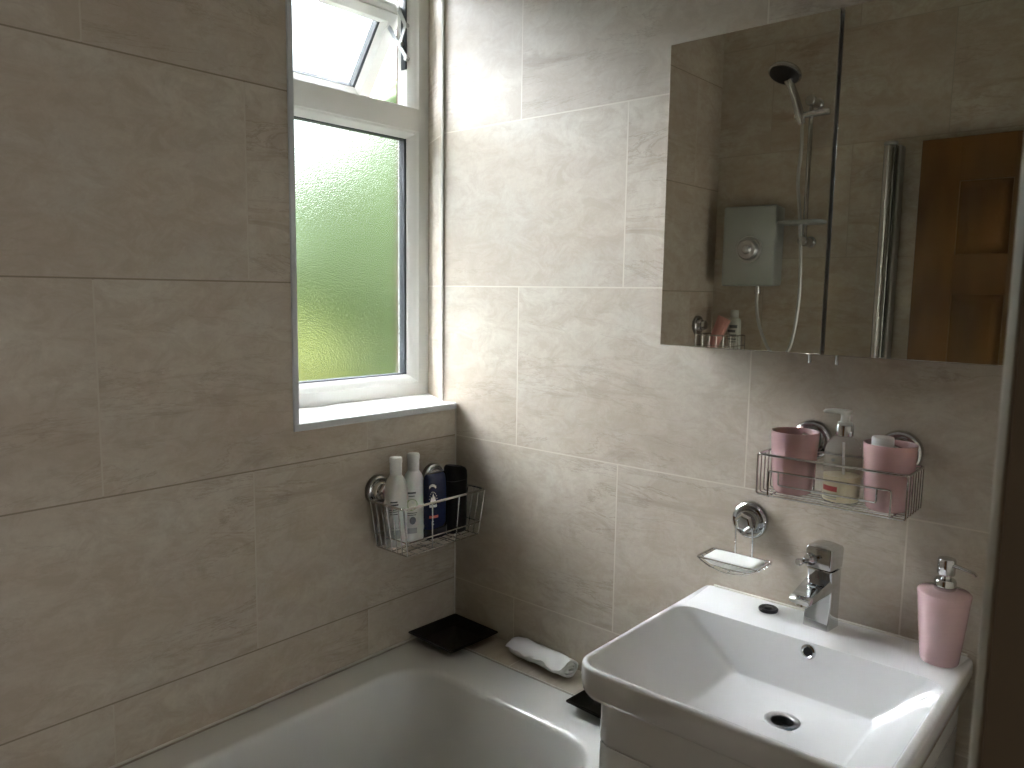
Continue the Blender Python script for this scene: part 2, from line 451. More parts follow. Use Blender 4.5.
# open top light
SY0, SY1 = FY0 + .040, FY1 - .030
SL = .315
piv = Vector((-.256, 0, 2.203)); th = math.radians(36)
mt = Matrix.Translation(piv) @ Matrix.Rotation(th, 4, 'Y')
def sash(prof, bm, y0, y1, z0, z1):
    before = set(bm.verts); frame_ring(bm, y0, y1, z0, z1, prof)
    for v in bm.verts:
        if v not in before: v.co = mt @ v.co
b_ = B()
sash([(0, -.045), (0, -.012), (.006, -.006), (.020, -.006), (.022, 0), (.046, 0), (.060, -.018), (.061, -.045)], b_, SY0, SY1, -SL, 0)
sa = obj('opening_sash', b_, 'upvc', win, 30); sa['label'] = 'white top light tilted open outwards'
b_ = B(); sash([(0, -.016), (0, -.040), (.009, -.040), (.009, -.018)], b_, SY0 + .052, SY1 - .057, -SL + .052, -.052)
obj('sash_gasket', b_, 'gasket', sa)
b_ = B(); box(b_, -.032, -.028, SY0 + .05, SY1 - .05, -SL + .05, -.05, mtx=mt); obj('sash_pane', b_, 'clearglass', sa)
# friction stay: track on the jamb, two arms
b_ = B(); box(b_, -.243, -.222, .018, .0225, 2.03, 2.268, .001); st = obj('stay_track', b_, 'gasket', win)
b_ = B()
def bar(bm, p, q, w, t):
    p, q = Vector(p), Vector(q); d = (q-p); X = d.normalized(); Y = Vector((0, 1, 0)); Z = X.cross(Y)
    mm = Matrix((X, Y, Z)).transposed().to_4x4(); mm.translation = p
    box(bm, -w/2, d.length + w/2, -t/2, t/2, -w/2, w/2, .001, 1, mm)
bar(b_, (-.212, .013, 2.055), (-.285, .013, 2.150), .012, .003)
bar(b_, (-.213, .009, 2.142), (-.236, .009, 2.098), .012, .003)
bar(b_, (-.213, .009, 2.142), (-.242, .009, 2.190), .012, .003)
for x, z in ((-.212, 2.055), (-.236, 2.098), (-.213, 2.142), (-.241, 2.188)): lathe(b_, [(.006, -.006), (.007, -.004), (.007, .004), (.006, .006)], (x, .012, z), (0, 1, 0), 12)
obj('stay_arm', b_, 'steel', win)
# window catch on the top light's lower rail
b_ = B(); box(b_, 0, .012, -.24, -.20, -SL + .012, -SL + .04, .004, 2, mt); box(b_, .010, .020, -.23, -.13, -SL + .02, -SL + .036, .004, 2, mt)
obj('window_handle', b_, 'upvc', sa)

# ------------------------------------------------------------------ garden beyond the window
b_ = B(); box(b_, -14, WX0 - .01, -8, 12, -.75, -.7); g = struct('ground', b_, 'lawn', None, 'green lawn outside the window', 'lawn')
def blob(name, c, s, m, label, amp=.25, sub=5):
    bm = B(); bmesh.ops.create_icosphere(bm, subdivisions=sub, radius=1)
    for v in bm.verts:
        d = v.co.normalized()
        k = 1 + amp*noise.noise(d*2.2 + Vector(c)) + amp*.6*noise.noise(d*6 + Vector(c)) + amp*.4*noise.noise(d*14)
        v.co = Vector((c[0] + d.x*s[0]*k, c[1] + d.y*s[1]*k, max(-.70, c[2] + d.z*s[2]*k)))
    return tag(obj(name, bm, m, None, 180, loc=(c[0], c[1], -.7)), label, 'bush')
blob('garden_hedge', (-4.9, 4.9, .75), (1.0, 3.0, 2.5), 'hedge', 'tall green bush outside, blurred behind the frosted pane')
blob('garden_shrub', (-3.5, 1.62, .1), (.55, .62, 1.05), 'shrub', 'low yellow-green shrub outside at the lower left of the frosted pane')

# ------------------------------------------------------------------ bath
bath = thing('bathtub', 'white acrylic bathtub along the tiled wall under the window', 'bathtub', (.37, -.9, FZ))
RZ = .507
bx0, bx1, by0, by1 = .003, .742, YF + .003, -.099
b_ = B()
R_ = lambda a, z, r: rrect(bx0 + a, bx1 - a, by0 + a, by1 - a, r, z, 10)
def inner(dx0, dx1, dy0, dy1, z, r): return rrect(bx0 + dx0, bx1 - dx1, by0 + dy0, by1 - dy1, r, z, 10)
rings = [R_(.018, RZ - .06, .01), R_(.002, RZ - .05, .012), R_(.0, RZ - .006, .012), R_(.003, RZ - .0015, .012), R_(.008, RZ, .012)]
rings += [inner(.088, .060, .11, .122, RZ - .0005, .115), inner(.0945, .066, .117, .130, RZ - .002, .112), inner(.0995, .071, .122, .1355, RZ - .006, .108), inner(.103, .075, .126, .140, RZ - .014, .106), inner(.108, .081, .135, .155, RZ - .05, .105),
          inner(.118, .096, .17, .205, RZ - .15, .105), inner(.132, .112, .22, .27, RZ - .28, .105), inner(.145, .126, .25, .31, RZ - .33, .11), inner(.165, .146, .28, .35, RZ - .365, .10), inner(.20, .18, .33, .42, RZ - .38, .09)]
loft(b_, rings, False, True)
obj('tub_shell', b_, 'acrylic', bath, 50)
b_ = B(); box(b_, .715, .733, by0 + .01, by1 - .0, FZ, RZ - .045, .002); obj('side_panel', b_, 'gloss_white', bath)
b_ = B(); lathe(b_, [(.032, 0), (.034, .003), (.026, .006), (.02, .004), (.0, .003)][:-1], (.37, -1.2, RZ - .38), (0, 0, 1), 28); obj('waste', b_, 'chrome', bath)

# ------------------------------------------------------------------ basin on its unit
unit = thing('vanity_unit', 'gloss white vanity unit with rounded corner under the basin', 'cabinet', (1.012, -.22, FZ))
b_ = B()
def dpoly(x0, x1, y0, y1, r, z):
    out = [Vector((x1, y1, z)), Vector((x0, y1, z))]
    for cx, a0 in ((x0 + r, PI), (x1 - r, 1.5*PI)):
        for k in range(9):
            a = a0 + PI/2*k/8; out.append(Vector((cx + r*math.cos(a), y0 + r + r*math.sin(a), z)))
    return out
ux0, ux1, uy0 = .790, 1.234, -.462
loft(b_, [dpoly(ux0 + .01, ux1 - .01, uy0 + .03, -.002, .03, FZ), dpoly(ux0 + .01, ux1 - .01, uy0 + .03, -.002, .03, FZ + .08)])
def shell(bm, e, z0, z1, th=.016, back=True):
    """a wall of the given thickness following the unit's plan, open inside"""
    o0, i0 = dpoly(ux0 + e, ux1 - e, uy0 + e, -.002, .035 - e, z0), dpoly(ux0 + e + th, ux1 - e - th, uy0 + e + th, -.002 - (th if back else 0), .022, z0)
    up = Vector((0, 0, z1 - z0))
    rs = [[bm.verts.new(p) for p in r] for r in (o0, [p + up for p in o0], [p + up for p in i0], i0)]
    rs.append(rs[0]); n = len(o0)
    for a, c in zip(rs, rs[1:]):
        for q in range(n): bm.faces.new((a[q], a[(q+1) % n], c[(q+1) % n], c[q]))
shell(b_, .003, FZ + .08, .754)
loft(b_, [dpoly(ux0 + .02, ux1 - .02, uy0 + .02, -.019, .02, FZ + .08), dpoly(ux0 + .02, ux1 - .02, uy0 + .02, -.019, .02, FZ + .10)])
obj('carcass', b_, 'gloss_white', unit)
b_ = B(); shell(b_, 0, .688, .7545, .0028, False); obj('top_rail', b_, 'gloss_white', unit)
for z0, z1 in ((.36, .6835), (FZ + .085, .355)):
    b_ = B(); shell(b_, 0, z0, z1, .0028, False); f = obj('drawer_front', b_, 'gloss_white', unit)
    b_ = B(); tube(b_, rpath([(.93, uy0, z1 - .06), (.93, uy0 - .03, z1 - .06), (1.09, uy0 - .03, z1 - .06), (1.09, uy0, z1 - .06)], .01, False), .005, 10); obj('handle', b_, 'chrome', f)

basin = thing('washbasin', 'white rectangular ceramic basin on the vanity unit below the mirror cabinet', 'basin', (1.012, -.245, .757))
bt = .8141
ox0, ox1, oy0, oy1 = .7545, 1.252, -.480, -.002
b_ = B()
def O(a, z, r=.046):
    x0, x1, y0, y1, n = ox0 + a, ox1 - a, oy0 + a, oy1 - min(a, .001), 10
    out = []
    for sx, sy, a0, rr in ((1, 1, 0, .014), (0, 1, PI/2, .014), (0, 0, PI, r), (1, 0, 1.5*PI, r)):
        cx = x1 - rr if sx else x0 + rr; cy = y1 - rr if sy else y0 + rr
        for k in range(n+1):
            t = a0 + PI/2*k/n; out.append(Vector((cx + rr*math.cos(t), cy + rr*math.sin(t), z)))
    return out
ix0, ix1, iy0, iy1 = .7660, 1.2365, -.4680, -.131
fx0, fx1, fy0, fy1 = .888, 1.142, -.352, -.149
def I(t, z, r, e=0):
    return rrect(ix0 + (fx0-ix0)*t - e, ix1 + (fx1-ix1)*t + e, iy0 + (fy0-iy0)*t - e, iy1 + (fy1-iy1)*t + e, r, z, 10)
rings = [O(.034, .7555), O(.014, .757), O(.006, .762), O(.002, .770), O(.0, .79), O(.0, bt - .006), O(.001, bt - .002), O(.0035, bt, .043),
         I(0, bt, .038, .003), I(0, bt - .001, .036, .0005), I(.02, bt - .005, .032), I(.06, bt - .0095, .026), I(.35, bt - .0365, .022), I(.65, bt - .0635, .018), I(.94, bt - .0895, .016), I(.985, bt - .093, .016), I(1.04, bt - .0948, .016)]
# floor falling gently to the waste
wc = Vector((1.020, -.241, 0)); WR = .030
zf = bt - .096
last = rings[-1]
def toward(t, z): return [Vector((p.x + (wc.x + WR*(p-Vector((wc.x, wc.y, p.z))).normalized().x - p.x)*t, p.y + (wc.y + WR*(p-Vector((wc.x, wc.y, p.z))).normalized().y - p.y)*t, z)) for p in last]
rings += [toward(.5, zf - .001), toward(.88, zf - .0025), toward(1.0, zf - .005), toward(1.0, zf - .03)]
loft(b_, rings, False, True)
obj('bowl', b_, 'ceramic', basin, 50)
b_ = B(); lathe(b_, [(.0185, -.024), (.0185, -.004), (.020, -.0025), (.027, -.0015), (.0295, -.003), (.0295, -.006)], (wc.x, wc.y, zf - .001), (0, 0, 1), 36, False, False)
wst = obj('waste_ring', b_, 'steel', basin)
b_ = B(); lathe(b_, [(.0184, -.02), (.0184, -.019), (.006, -.0185), (.005, -.014)], (wc.x, wc.y, zf - .001), (0, 0, 1), 30); obj('waste_drain', b_, 'rubber', wst)
# overflow in the back slope of the bowl
nrm = Vector((0, -1, .2)).normalized()
oc = Vector((1.019, -.1345, .797))
b_ = B(); lathe(b_, [(.0075, -.004), (.0078, .0015), (.0095, .003), (.0125, .0022), (.0135, -.001)], oc, nrm, 28, False, False); ofl = obj('overflow_ring', b_, 'chrome', basin)
b_ = B(); lathe(b_, [(.0078, -.003), (.0078, .0002), (.003, .0004)], oc, nrm, 24); obj('overflow_hole', b_, 'rubber', ofl)
b_ = B(); lathe(b_, [(.0175, .0), (.0185, .002), (.0185, .0048), (.0165, .0064), (.0135, .0052), (.012, .0045), (.0085, .0048), (.0065, .007), (.004, .0078)], (.9085, -.047, bt), (0, 0, 1), 36)
obj('tap_hole_stopper', b_, 'rubber', basin)['label'] = 'round black stopper in the spare tap hole'

# tap
tap = thing('basin_tap', 'square chrome mixer tap standing at the back of the basin', 'tap', (1.008, -.042, bt))
Rz = lambda a, c: Matrix.Translation(Vector(c)) @ Matrix.Rotation(a, 4, 'Z') @ Matrix.Translation(-Vector(c))
tc_ = (1.007, -.043, 0); RT = Rz(math.radians(-6), tc_)
tx0, tx1, ty0, ty1 = .9835, 1.0305, -.0655, -.0205
b_ = B()
rg = []
for z, dy, dx in ((bt, -.001, .001), (bt + .003, -.001, .001), (bt + .02, .001, 0), (bt + .05, .006, 0), (bt + .075, .007, 0), (bt + .095, .005, 0), (bt + .108, .002, .0), (bt + .110, .003, .001)):
    rg.append([RT @ p for p in rrect(tx0 - dx, tx1 + dx, ty0 + dy, ty1, .004, z, 4)])
loft(b_, rg); obj('tap_body', b_, 'chrome', tap, 30)
b_ = B(); rg = []
for z, e in ((bt + .1125, .002), (bt + .114, .0), (bt + .148, -.001), (bt + .1525, .001)):
    rg.append([RT @ p for p in rrect(tx0 + e - .001, tx1 - e + .001, ty0 + e - .003, ty1 - e + .001, .004, z, 4)])
rg.append([RT @ Vector((p.x, p.y, bt + .157)) for p in rrect(tx0 + .010, tx1 - .010, ty0 + .008, ty1 - .008, .004, 0, 4)])
loft(b_, rg); hd = obj('tap_head', b_, 'chrome', tap, 30)
b_ = B(); lathe(b_, [(.011, 0), (.012, .004), (.0095, .012), (.006, .016), (.0052, .040), (.0064, .043), (.0064, .049), (.005, .051)], RT @ Vector((.993, -.066, bt + .128)), (-.12, -1, .10), 24); obj('lever', b_, 'chrome', hd)
b_ = B()
sp = [(-.050, bt + .080, .0235, .015), (-.072, bt + .0775, .0230, .013), (-.10, bt + .0735, .0215, .0095), (-.122, bt + .070, .0205, .0068), (-.132, bt + .0685, .0195, .0055), (-.135, bt + .068, .018, .0035)]
rg = []
for y, z, hw, hh in sp:
    cx = 1.007
    rg.append([RT @ Vector((cx + a*hw, y, z + c*hh)) for a, c in ((-1, .6), (-.9, 1), (.9, 1), (1, .6), (1, -.5), (.75, -1), (-.75, -1), (-1, -.5))])
loft(b_, rg); spo = obj('spout', b_, 'chrome', tap, 40)
b_ = B(); lathe(b_, [(.0115, 0), (.0115, .009), (.0095, .010)], RT @ Vector((1.007, -.119, bt + .066)), (0, -.15, -1), 24); obj('aerator', b_, 'chrome', spo)

# ------------------------------------------------------------------ soap dispenser on the basin
dp = thing('soap_dispenser', 'pink tapered soap dispenser with chrome pump on the basin corner', 'soap dispenser', (1.2075, -.052, bt))
c = (1.2075, -.052, bt)
b_ = B(); lathe(b_, [(.024, 0), (.0285, .001), (.0298, .004), (.0325, .03), (.0363, .07), (.0395, .106), (.0408, .118), (.0405, .1205), (.039, .122), (.010, .1265)], c, n=56); obj('dispenser_body', b_, 'pinkdisp', dp)
b_ = B(); lathe(b_, [(.0155, .125), (.0168, .128), (.0168, .140), (.0148, .143), (.0085, .1435), (.0085, .1495), (.0125, .1505), (.0138, .153), (.0138, .176), (.0125, .178), (.004, .1785)], c, n=36); pp = obj('pump', b_, 'chrome', dp)
b_ = B(); tube(b_, [Vector(c) + Vector(v) for v in ((.009, -.004, .170), (.026, -.0075, .168), (.042, -.0105, .165), (.046, -.011, .161))], [.0035, .003, .0026, .0026], 12); obj('nozzle', b_, 'chrome', pp)

# ------------------------------------------------------------------ mirror cabinet
cab = thing('mirror_cabinet', 'wall cabinet with two mirrored doors above the basin', 'mirror cabinet', (1.006, 0, 1.321))
cx0, cx1, cz0, cz1 = .690, 1.322, 1.321, 1.8895
b_ = B(); box(b_, cx0 + .004, cx1 - .004, -.102, -.001, cz0 + .006, cz1 - .004, .001); obj('carcass', b_, 'gloss_white', cab)
for x0, x1, hx in ((cx0, 1.0035, .9835), (1.0085, cx1, 1.0295)):
    b_ = B(); box(b_, x0, x1, -.1165, -.104, cz0, cz1, .0006, 1); d = obj('cabinet_door', b_, 'gasket', cab)
    b_ = B(); box(b_, x0 + .0006, x1 - .0006, -.1205, -.1168, cz0 + .0006, cz1 - .0006, .0009, 1); obj('mirror_pane', b_, 'mirror', d)
    b_ = B(); tube(b_, [(hx, -.112, cz0 + .002), (hx, -.112, cz0 - .013)], .0026, 12); lathe(b_, [(.0026, 0), (.0032, .001), (.0032, .003), (.0024, .0036)], (hx, -.112, cz0 - .012), (0, 0, -1), 12); obj('handle', b_, 'chrome', d)
b_ = B(); box(b_, 1.0026, 1.0038, -.1207, -.104, cz0, cz1); obj('door_edge_strip', b_, 'chrome', cab)

# ------------------------------------------------------------------ suction cup fittings
def cup_mesh(bm, c, ax):
    lathe(bm, [(.034, .0035), (.0365, .005), (.037, .008), (.0355, .0115), (.032, .0135), (.028, .0125), (.0255, .011), (.0235, .013), (.0225, .022), (.021, .025)], c, ax, 40)
def cup_knob(bm, c, ax):
    lathe(bm, [(.0195, .025), (.020, .028), (.0195, .036), (.0165, .0405), (.014, .0412), (.0125, .0395), (.004, .0395)], c, ax, 6)
def cup_pad(bm, c, ax): lathe(bm, [(.0375, .0), (.038, .002), (.035, .0045)], c, ax, 40)
def suction(parent, c, ax):
    b_ = B(); cup_mesh(b_, c, ax); s = obj('suction_cup', b_, 'chrome', parent)
    b_ = B(); cup_knob(b_, c, ax); obj('lock_knob', b_, 'chrome', s)
    b_ = B(); cup_pad(b_, c, ax); obj('suction_pad', b_, 'suction', s)

# left caddy on the window wall
lc = thing('shower_caddy', 'chrome wire caddy with shampoo on the tiles below the window', 'wire basket', (.07, -.17, .795))
lx0, lx1, ly0, ly1, lz0, lz1 = .020, .143, -.310, -.034, .796, .915
lbx, lb0, lb1 = lx1 - .010, ly0 + .021, ly1 - .014     # the base is smaller than the rim
for y in (-.272, -.088): suction(lc, (0.0, y, .932), (1, 0, 0))
b_ = B(); tube(b_, rpath([(lx0, ly0, lz1), (lx1, ly0, lz1), (lx1, ly1, lz1), (lx0, ly1, lz1)], .012), .0030, 10, True); obj('top_rail', b_, 'chromewire', lc)
b_ = B()
w = .0015
def mixy(f): return ly0 + (ly1-ly0)*f, lb0 + (lb1-lb0)*f
for f in (0, .33, .66, 1):           # front uprights running on under the base
    yt, yb = mixy(f)
    tube(b_, rpath([(lx1, yt, lz1), (lbx, yb, lz0), (lx0, yb, lz0), (lx0, yt, lz1)], .006, False), w if 0 < f < 1 else .0019, 8)
for k in range(1, 6):
    q = k/6
    for yt, yb in (mixy(0), mixy(1)): tube(b_, [(lx0 + (lx1-lx0)*q, yt, lz1), (lx0 + (lbx-lx0)*q, yb, lz0)], w, 8)
for q in (0, .25, .5, .75, 1):
    tube(b_, [(lx0 + (lbx-lx0)*q, lb0, lz0 + .001), (lx0 + (lbx-lx0)*q, lb1, lz0 + .001)], w, 8)
for k in range(1, 8):
    y = lb0 + (lb1-lb0)*k/8; tube(b_, [(lx0, y, lz0 - .001), (lbx, y, lz0 - .001)], .0012, 8)
hx_, h0_, h1_ = lbx + .004, lb0 - .005, lb1 + .004
tube(b_, rpath([(lx0, h0_, lz0 + .034), (hx_, h0_, lz0 + .034), (hx_, h1_, lz0 + .034), (lx0, h1_, lz0 + .034)], .006), .0017, 8, True)
obj('wire_basket', b_, 'chromewire', lc)
for y in (-.272, -.088):
    b_ = B(); tube(b_, rpath([(lx0, y - .016, lz0), (lx0 - .002, y - .016, .932), (lx0 - .002, y + .016, .932), (lx0, y + .016, lz0)], .014, False), .0018, 8); obj('hanging_wire', b_, 'chromewire', lc)

# bottles in the left caddy
def decal(bm, cx, cy, rx, ry, p, a0, a1, z0, z1, e=.0004, taper=None):
    n = 8
    def pt(a, z):
        c, s = math.cos(a), math.sin(a)
        return Vector((cx + (rx+e)*math.copysign(abs(c)**(2/p), c), cy + (ry+e)*math.copysign(abs(s)**(2/p), s), z))
    lo = [pt(a0 + (a1-a0)*k/n, z0) for k in range(n+1)]; hi = [pt(a0 + (a1-a0)*k/n, z1) for k in range(n+1)]
    vl = [bm.verts.new(q) for q in lo]; vh = [bm.verts.new(q) for q in hi]
    for k in range(n): bm.faces.new((vl[k], vl[k+1], vh[k+1], vh[k]))
def disc_decal(bm, cx, cy, rx, ry, p, ac, zc, hw, hh, e=.0005, n=24, poly=None):
    # polygon in (angle, z) units wrapped on the bottle
    pts = poly or [(math.cos(2*PI*k/n), math.sin(2*PI*k/n)) for k in range(n)]
    vs = []
    for u, v in pts:
        a = ac + u*hw; c, s = math.cos(a), math.sin(a)
        vs.append(bm.verts.new(Vector((cx + (rx+e)*math.copysign(abs(c)**(2/p), c), cy + (ry+e)*math.copysign(abs(s)**(2/p), s), zc + v*hh))))
    bm.faces.new(vs)

def white_bottle(x, y, label, second):
    z = lz0 + .004
    t = thing('shampoo_bottle', label, 'bottle', (x, y, z), 'bottles in the wire caddy by the window')
    b_ = B()
    S = lambda rx, ry, h, p=2.2: sect(x, y, rx, ry, z + h, p)
    loft(b_, [S(.017, .025, 0), S(.0205, .0285, .002), S(.022, .030, .007), S(.022, .030, .132), S(.0217, .0292, .144), S(.0203, .0265, .156), S(.0180, .0220, .166), S(.0158, .0175, .172, 2), S(.0142, .0146, .176, 2)])
    obj('bottle_body', b_, 'whitebottle', t, 50)
    b_ = B(); lathe(b_, [(.0135, .175), (.0145, .178), (.0147, .206), (.0157, .2065), (.0157, .216), (.0142, .2195), (.006, .220)], (x, y, z), n=32); obj('bottle_cap', b_, 'whitecap', t)
    F = 0.0 - .72        # faces the room
    b_ = B()
    rows = [(.112, .34, .0035), (.105, .42, .004), (.094, .5, .002), (.089, .5, .002), (.083, .36, .002)] if not second else [(.123, .40, .0042), (.116, .3, .002), (.073, .5, .002), (.068, .42, .002)]
    for h, hw, th_ in rows: decal(b_, x, y, .022, .031, 2.2, F - hw, F + hw, z + h, z + h + th_)
    obj('printed_text', b_, 'ink', t)
    if second:
        b_ = B(); disc_decal(b_, x, y, .022, .031, 2.2, F + .1, z + .055, .3, .010, .0008); obj('printed_spot', b_, 'ink', t)
    b_ = B()
    if second:
        disc_decal(b_, x, y, .022, .031, 2.2, F, z + .095, .55, .015)
        lb = obj('printed_fruit', b_, 'limeprint', t)
        b_ = B(); disc_decal(b_, x, y, .022, .031, 2.2, F + .04, z + .0965, .42, .0115, .0009); obj('printed_flesh', b_, 'coconut', lb)
        b_ = B(); decal(b_, x, y, .022, .031, 2.2, F - .55, F + .5, z + .022, z + .036); obj('printed_band', b_, 'greyink', t)
    else:
        decal(b_, x, y, .022, .031, 2.2, F - .8, F + .6, z + .022, z + .044)
        for k in range(9):
            a = F - .7 + k*.15
            decal(b_, x, y, .022, .031, 2.2, a, a + .09, z + .048, z + .051)
        obj('printed_band', b_, 'greyink', t)
    return t
white_bottle(.054, -.2575, 'white shampoo bottle at the left end of the caddy below the window', False)
white_bottle(.050, -.1970, 'white bottle with a green fruit picture, second from left in the window-wall caddy', True)
# navy shower gel
x, y, z = .074, -.146, lz0 + .004
t = thing('shower_gel_bottle', 'navy blue bottle with mountain emblem and red stripe in the wire caddy', 'bottle', (x, y, z), 'bottles in the wire caddy by the window')
RX, RY = .020, .034
b_ = B(); S = lambda rx, ry, h, p=3: sect(x, y, rx, ry, z + h, p, 48)
loft(b_, [S(.016, .034, .026), S(RX - .001, RY - .003, .030), S(RX, RY, .04), S(RX, RY + .001, .10), S(RX - .003, RY + .001, .14), S(RX - .008, RY, .158), S(.006, RY - .003, .165), S(.003, RY - .006, .166)])
obj('bottle_body', b_, 'navy', t, 50)
b_ = B(); loft(b_, [S(.015, .031, 0), S(.018, .034, .002), S(.018, .035, .024), S(.016, .034, .026)]); obj('bottle_cap', b_, 'blackbottle', t)
F = -.62
b_ = B()
for k in range(8): decal(b_, x, y, RX - .0005, RY + .0005, 3, F - .40 + k*.095, F - .33 + k*.095, z + .137 - .0004*(k - 3.5)**2 , z + .1435 - .0004*(k - 3.5)**2, .0012)
obj('printed_name', b_, 'navyprint', t)
b_ = B()
mount = [(-1, -1), (-.45, .35), (-.25, 0), (.1, 1), (.4, .2), (.55, .45), (1, -1), (.5, -.6), (.25, -.9), (0, -.5), (-.3, -.9)]
disc_decal(b_, x, y, RX, RY, 3, F, z + .106, .36, .0145, .0012, poly=mount)
obj('printed_mountain', b_, 'navyprint', t)
b_ = B()
for k in range(7): decal(b_, x, y, RX, RY, 3, F - .40 + k*.115, F - .31 + k*.115, z + .084, z + .0905, .0012)
for k in range(9):      # ring round the emblem
    a = PI*(.05 + .9*k/8); disc_decal(b_, x, y, RX, RY, 3, F + .40*math.cos(a), z + .102 + .021*math.sin(a), .03, .0012, .0012, 8)
decal(b_, x, y, RX, RY, 3, F - .05, F + .1, z + .047, z + .0485, .001); decal(b_, x, y, RX, RY, 3, F - .08, F + .12, z + .040, z + .0412, .001)
obj('printed_emblem', b_, 'navyprint', t)
b_ = B(); decal(b_, x, y, RX, RY, 3, F - .42, F + .50, z + .056, z + .0625, .001); obj('printed_stripe', b_, 'redprint', t)
# black bottle
x, y, z = .080, -.0795, lz0 + .004
t = thing('shower_gel_bottle', 'plain black bottle at the corner end of the wire caddy', 'bottle', (x, y, z), 'bottles in the wire caddy by the window')
b_ = B(); S = lambda rx, ry, h, p=3.4, dy=0: sect(x, y + dy, rx, ry, z + h, p, 48)
loft(b_, [S(.018, .026, 0), S(.0205, .0285, .003), S(.022, .030, .03), S(.022, .0305, .12), S(.021, .031, .138)])
obj('bottle_body', b_, 'blackbottle', t, 50)
b_ = B(); r0 = [S(.0215, .0312, .139), S(.0215, .0314, .143), S(.0205, .0305, .168), S(.017, .0265, .175), S(.010, .017, .178)]
for r in r0[2:]:
    for p in r: p.z += (p.y - y)*-.22 - .002
loft(b_, r0); obj('bottle_cap', b_, 'blackbottle', t, 40)

# ------------------------------------------------------------------ right caddy on the back wall
rc = thing('wire_caddy', 'chrome wire caddy with pink tumblers under the mirror cabinet', 'wire basket', (1.02, -.07, 1.055))
rx0, rx1, ry0, ry1, rz0, rz1 = .903, 1.156, -.120, -.024, 1.060, 1.134
for x in (.957, 1.112): suction(rc, (x, 0, 1.151), (0, -1, 0))
b_ = B(); tube(b_, rpath([(rx0, ry0, rz1), (rx1, ry0, rz1), (rx1, ry1, rz1), (rx0, ry1, rz1)], .008), .0024, 10, True); obj('top_rail', b_, 'chromewire', rc)
b_ = B()
for k in range(7):
    y = ry0 + (ry1-ry0)*k/6
    rr = .0018 if k in (0,) else .0012
    tube(b_, rpath([(rx0, y, rz1), (rx0, y, rz0), (rx1, y, rz0), (rx1, y, rz1)], .006, False), rr, 8)
xm0, xm1 = rx0 + .022, rx1 - .024
tube(b_, rpath([(xm0, ry1, rz0), (xm0, ry0 - .0015, rz0 - .002), (xm0, ry0 - .0015, rz0 + .046), (xm1, ry0 - .0015, rz0 + .046), (xm1, ry0 - .0015, rz0 - .002), (xm1, ry1, rz0)], .004, False), .0017, 8)
tube(b_, rpath([(xm0 + .018, ry0 - .0015, rz0 + .046), (xm0 + .018, ry0 - .0015, rz0 + .022), (xm1 - .022, ry0 - .0015, rz0 + .022), (xm1 - .022, ry0 - .0015, rz0 + .046)], .004, False), .0015, 8)
obj('wire_basket', b_, 'chromewire', rc)
for x in (.957, 1.112):
    b_ = B(); tube(b_, rpath([(x - .016, ry1, rz0), (x - .016, ry1 + .002, 1.154), (x + .016, ry1 + .002, 1.154), (x + .016, ry1, rz0)], .012, False), .0017, 8); obj('hanging_wire', b_, 'chromewire', rc)
RB = rz0 + .0022
def tumbler(x, y, label):
    t = tag(None or obj('tumbler', tb(), 'pink', None, 50, loc=(0, 0, 0)), label, 'tumbler', 'pink tumblers in the caddy')
    t.location = (x, y, RB); return t
def tb():
    bm = B(); lathe(bm, [(.012, 0), (.0285, .0005), (.0325, .003), (.0345, .010), (.0385, .05), (.0415, .101), (.0422, .1115), (.0418, .1142), (.0405, .1142), (.0392, .1105), (.036, .05), (.032, .010), (.028, .007), (.01, .006)], n=56); return bm
t1 = tumbler(.9505, -.072, 'empty pink tumbler at the left end of the caddy under the mirror')
t2 = t1.copy(); COL.objects.link(t2); t2.location = (1.114, -.075, RB); t2['label'] = 'pink tumbler holding a white capped tube, right end of the caddy'
# white capped tube standing in the second tumbler
t = thing('capped_tube', 'white capped tube standing in the right pink tumbler', 'tube', (1.1015, -.075, RB + .0075))
b_ = B(); lathe(b_, [(.014, 0), (.015, .002), (.015, .088), (.014, .090)], (1.1015, -.075, RB + .0075), n=28); obj('tube_body', b_, 'whitebottle', t)
b_ = B(); lathe(b_, [(.0165, .0905), (.0175, .092), (.0178, .113), (.0165, .116), (.006, .1165)], (1.1015, -.075, RB + .0075), n=32); obj('tube_cap', b_, 'whitecap', t)
# clear hand-wash pump bottle
x, y = 1.038, -.075
t = thing('hand_wash_bottle', 'clear pump bottle of hand wash between the two pink tumblers', 'pump bottle', (x, y, RB))
b_ = B(); lathe(b_, [(.024, 0), (.029, .001), (.031, .004), (.0312, .062), (.031, .084), (.0298, .094), (.026, .104), (.019, .1125), (.0125, .1155), (.0125, .122)], (x, y, RB), n=48); bo = obj('bottle_body', b_, 'clearplastic', t)
b_ = B(); lathe(b_, [(.022, .002), (.0275, .003), (.029, .006), (.0292, .048), (.010, .0485)], (x, y, RB), n=40); obj('liquid', b_, 'liquid', bo)
b_ = B(); decal(b_, x, y, .0312, .0312, 2, -PI/2 - .85, -PI/2 + .1, RB + .022, RB + .031); obj('printed_stripe', b_, 'redprint', bo)
b_ = B(); decal(b_, x, y, .0312, .0312, 2, -PI/2 - .3, -PI/2 - .12, RB + .075, RB + .080); obj('printed_mark', b_, 'greyink', bo)
b_ = B()
for k in range(3): decal(b_, x, y, .0312, .0312, 2, -PI/2 - .8, -PI/2 + .1, RB + .016 - .004*k, RB + .0175 - .004*k)
obj('printed_text', b_, 'greyink', bo)
b_ = B(); lathe(b_, [(.0135, .117), (.0150, .118), (.0150, .135), (.0145, .1365), (.006, .137)], (x, y, RB), n=32); co = obj('pump_collar', b_, 'chrome', t)
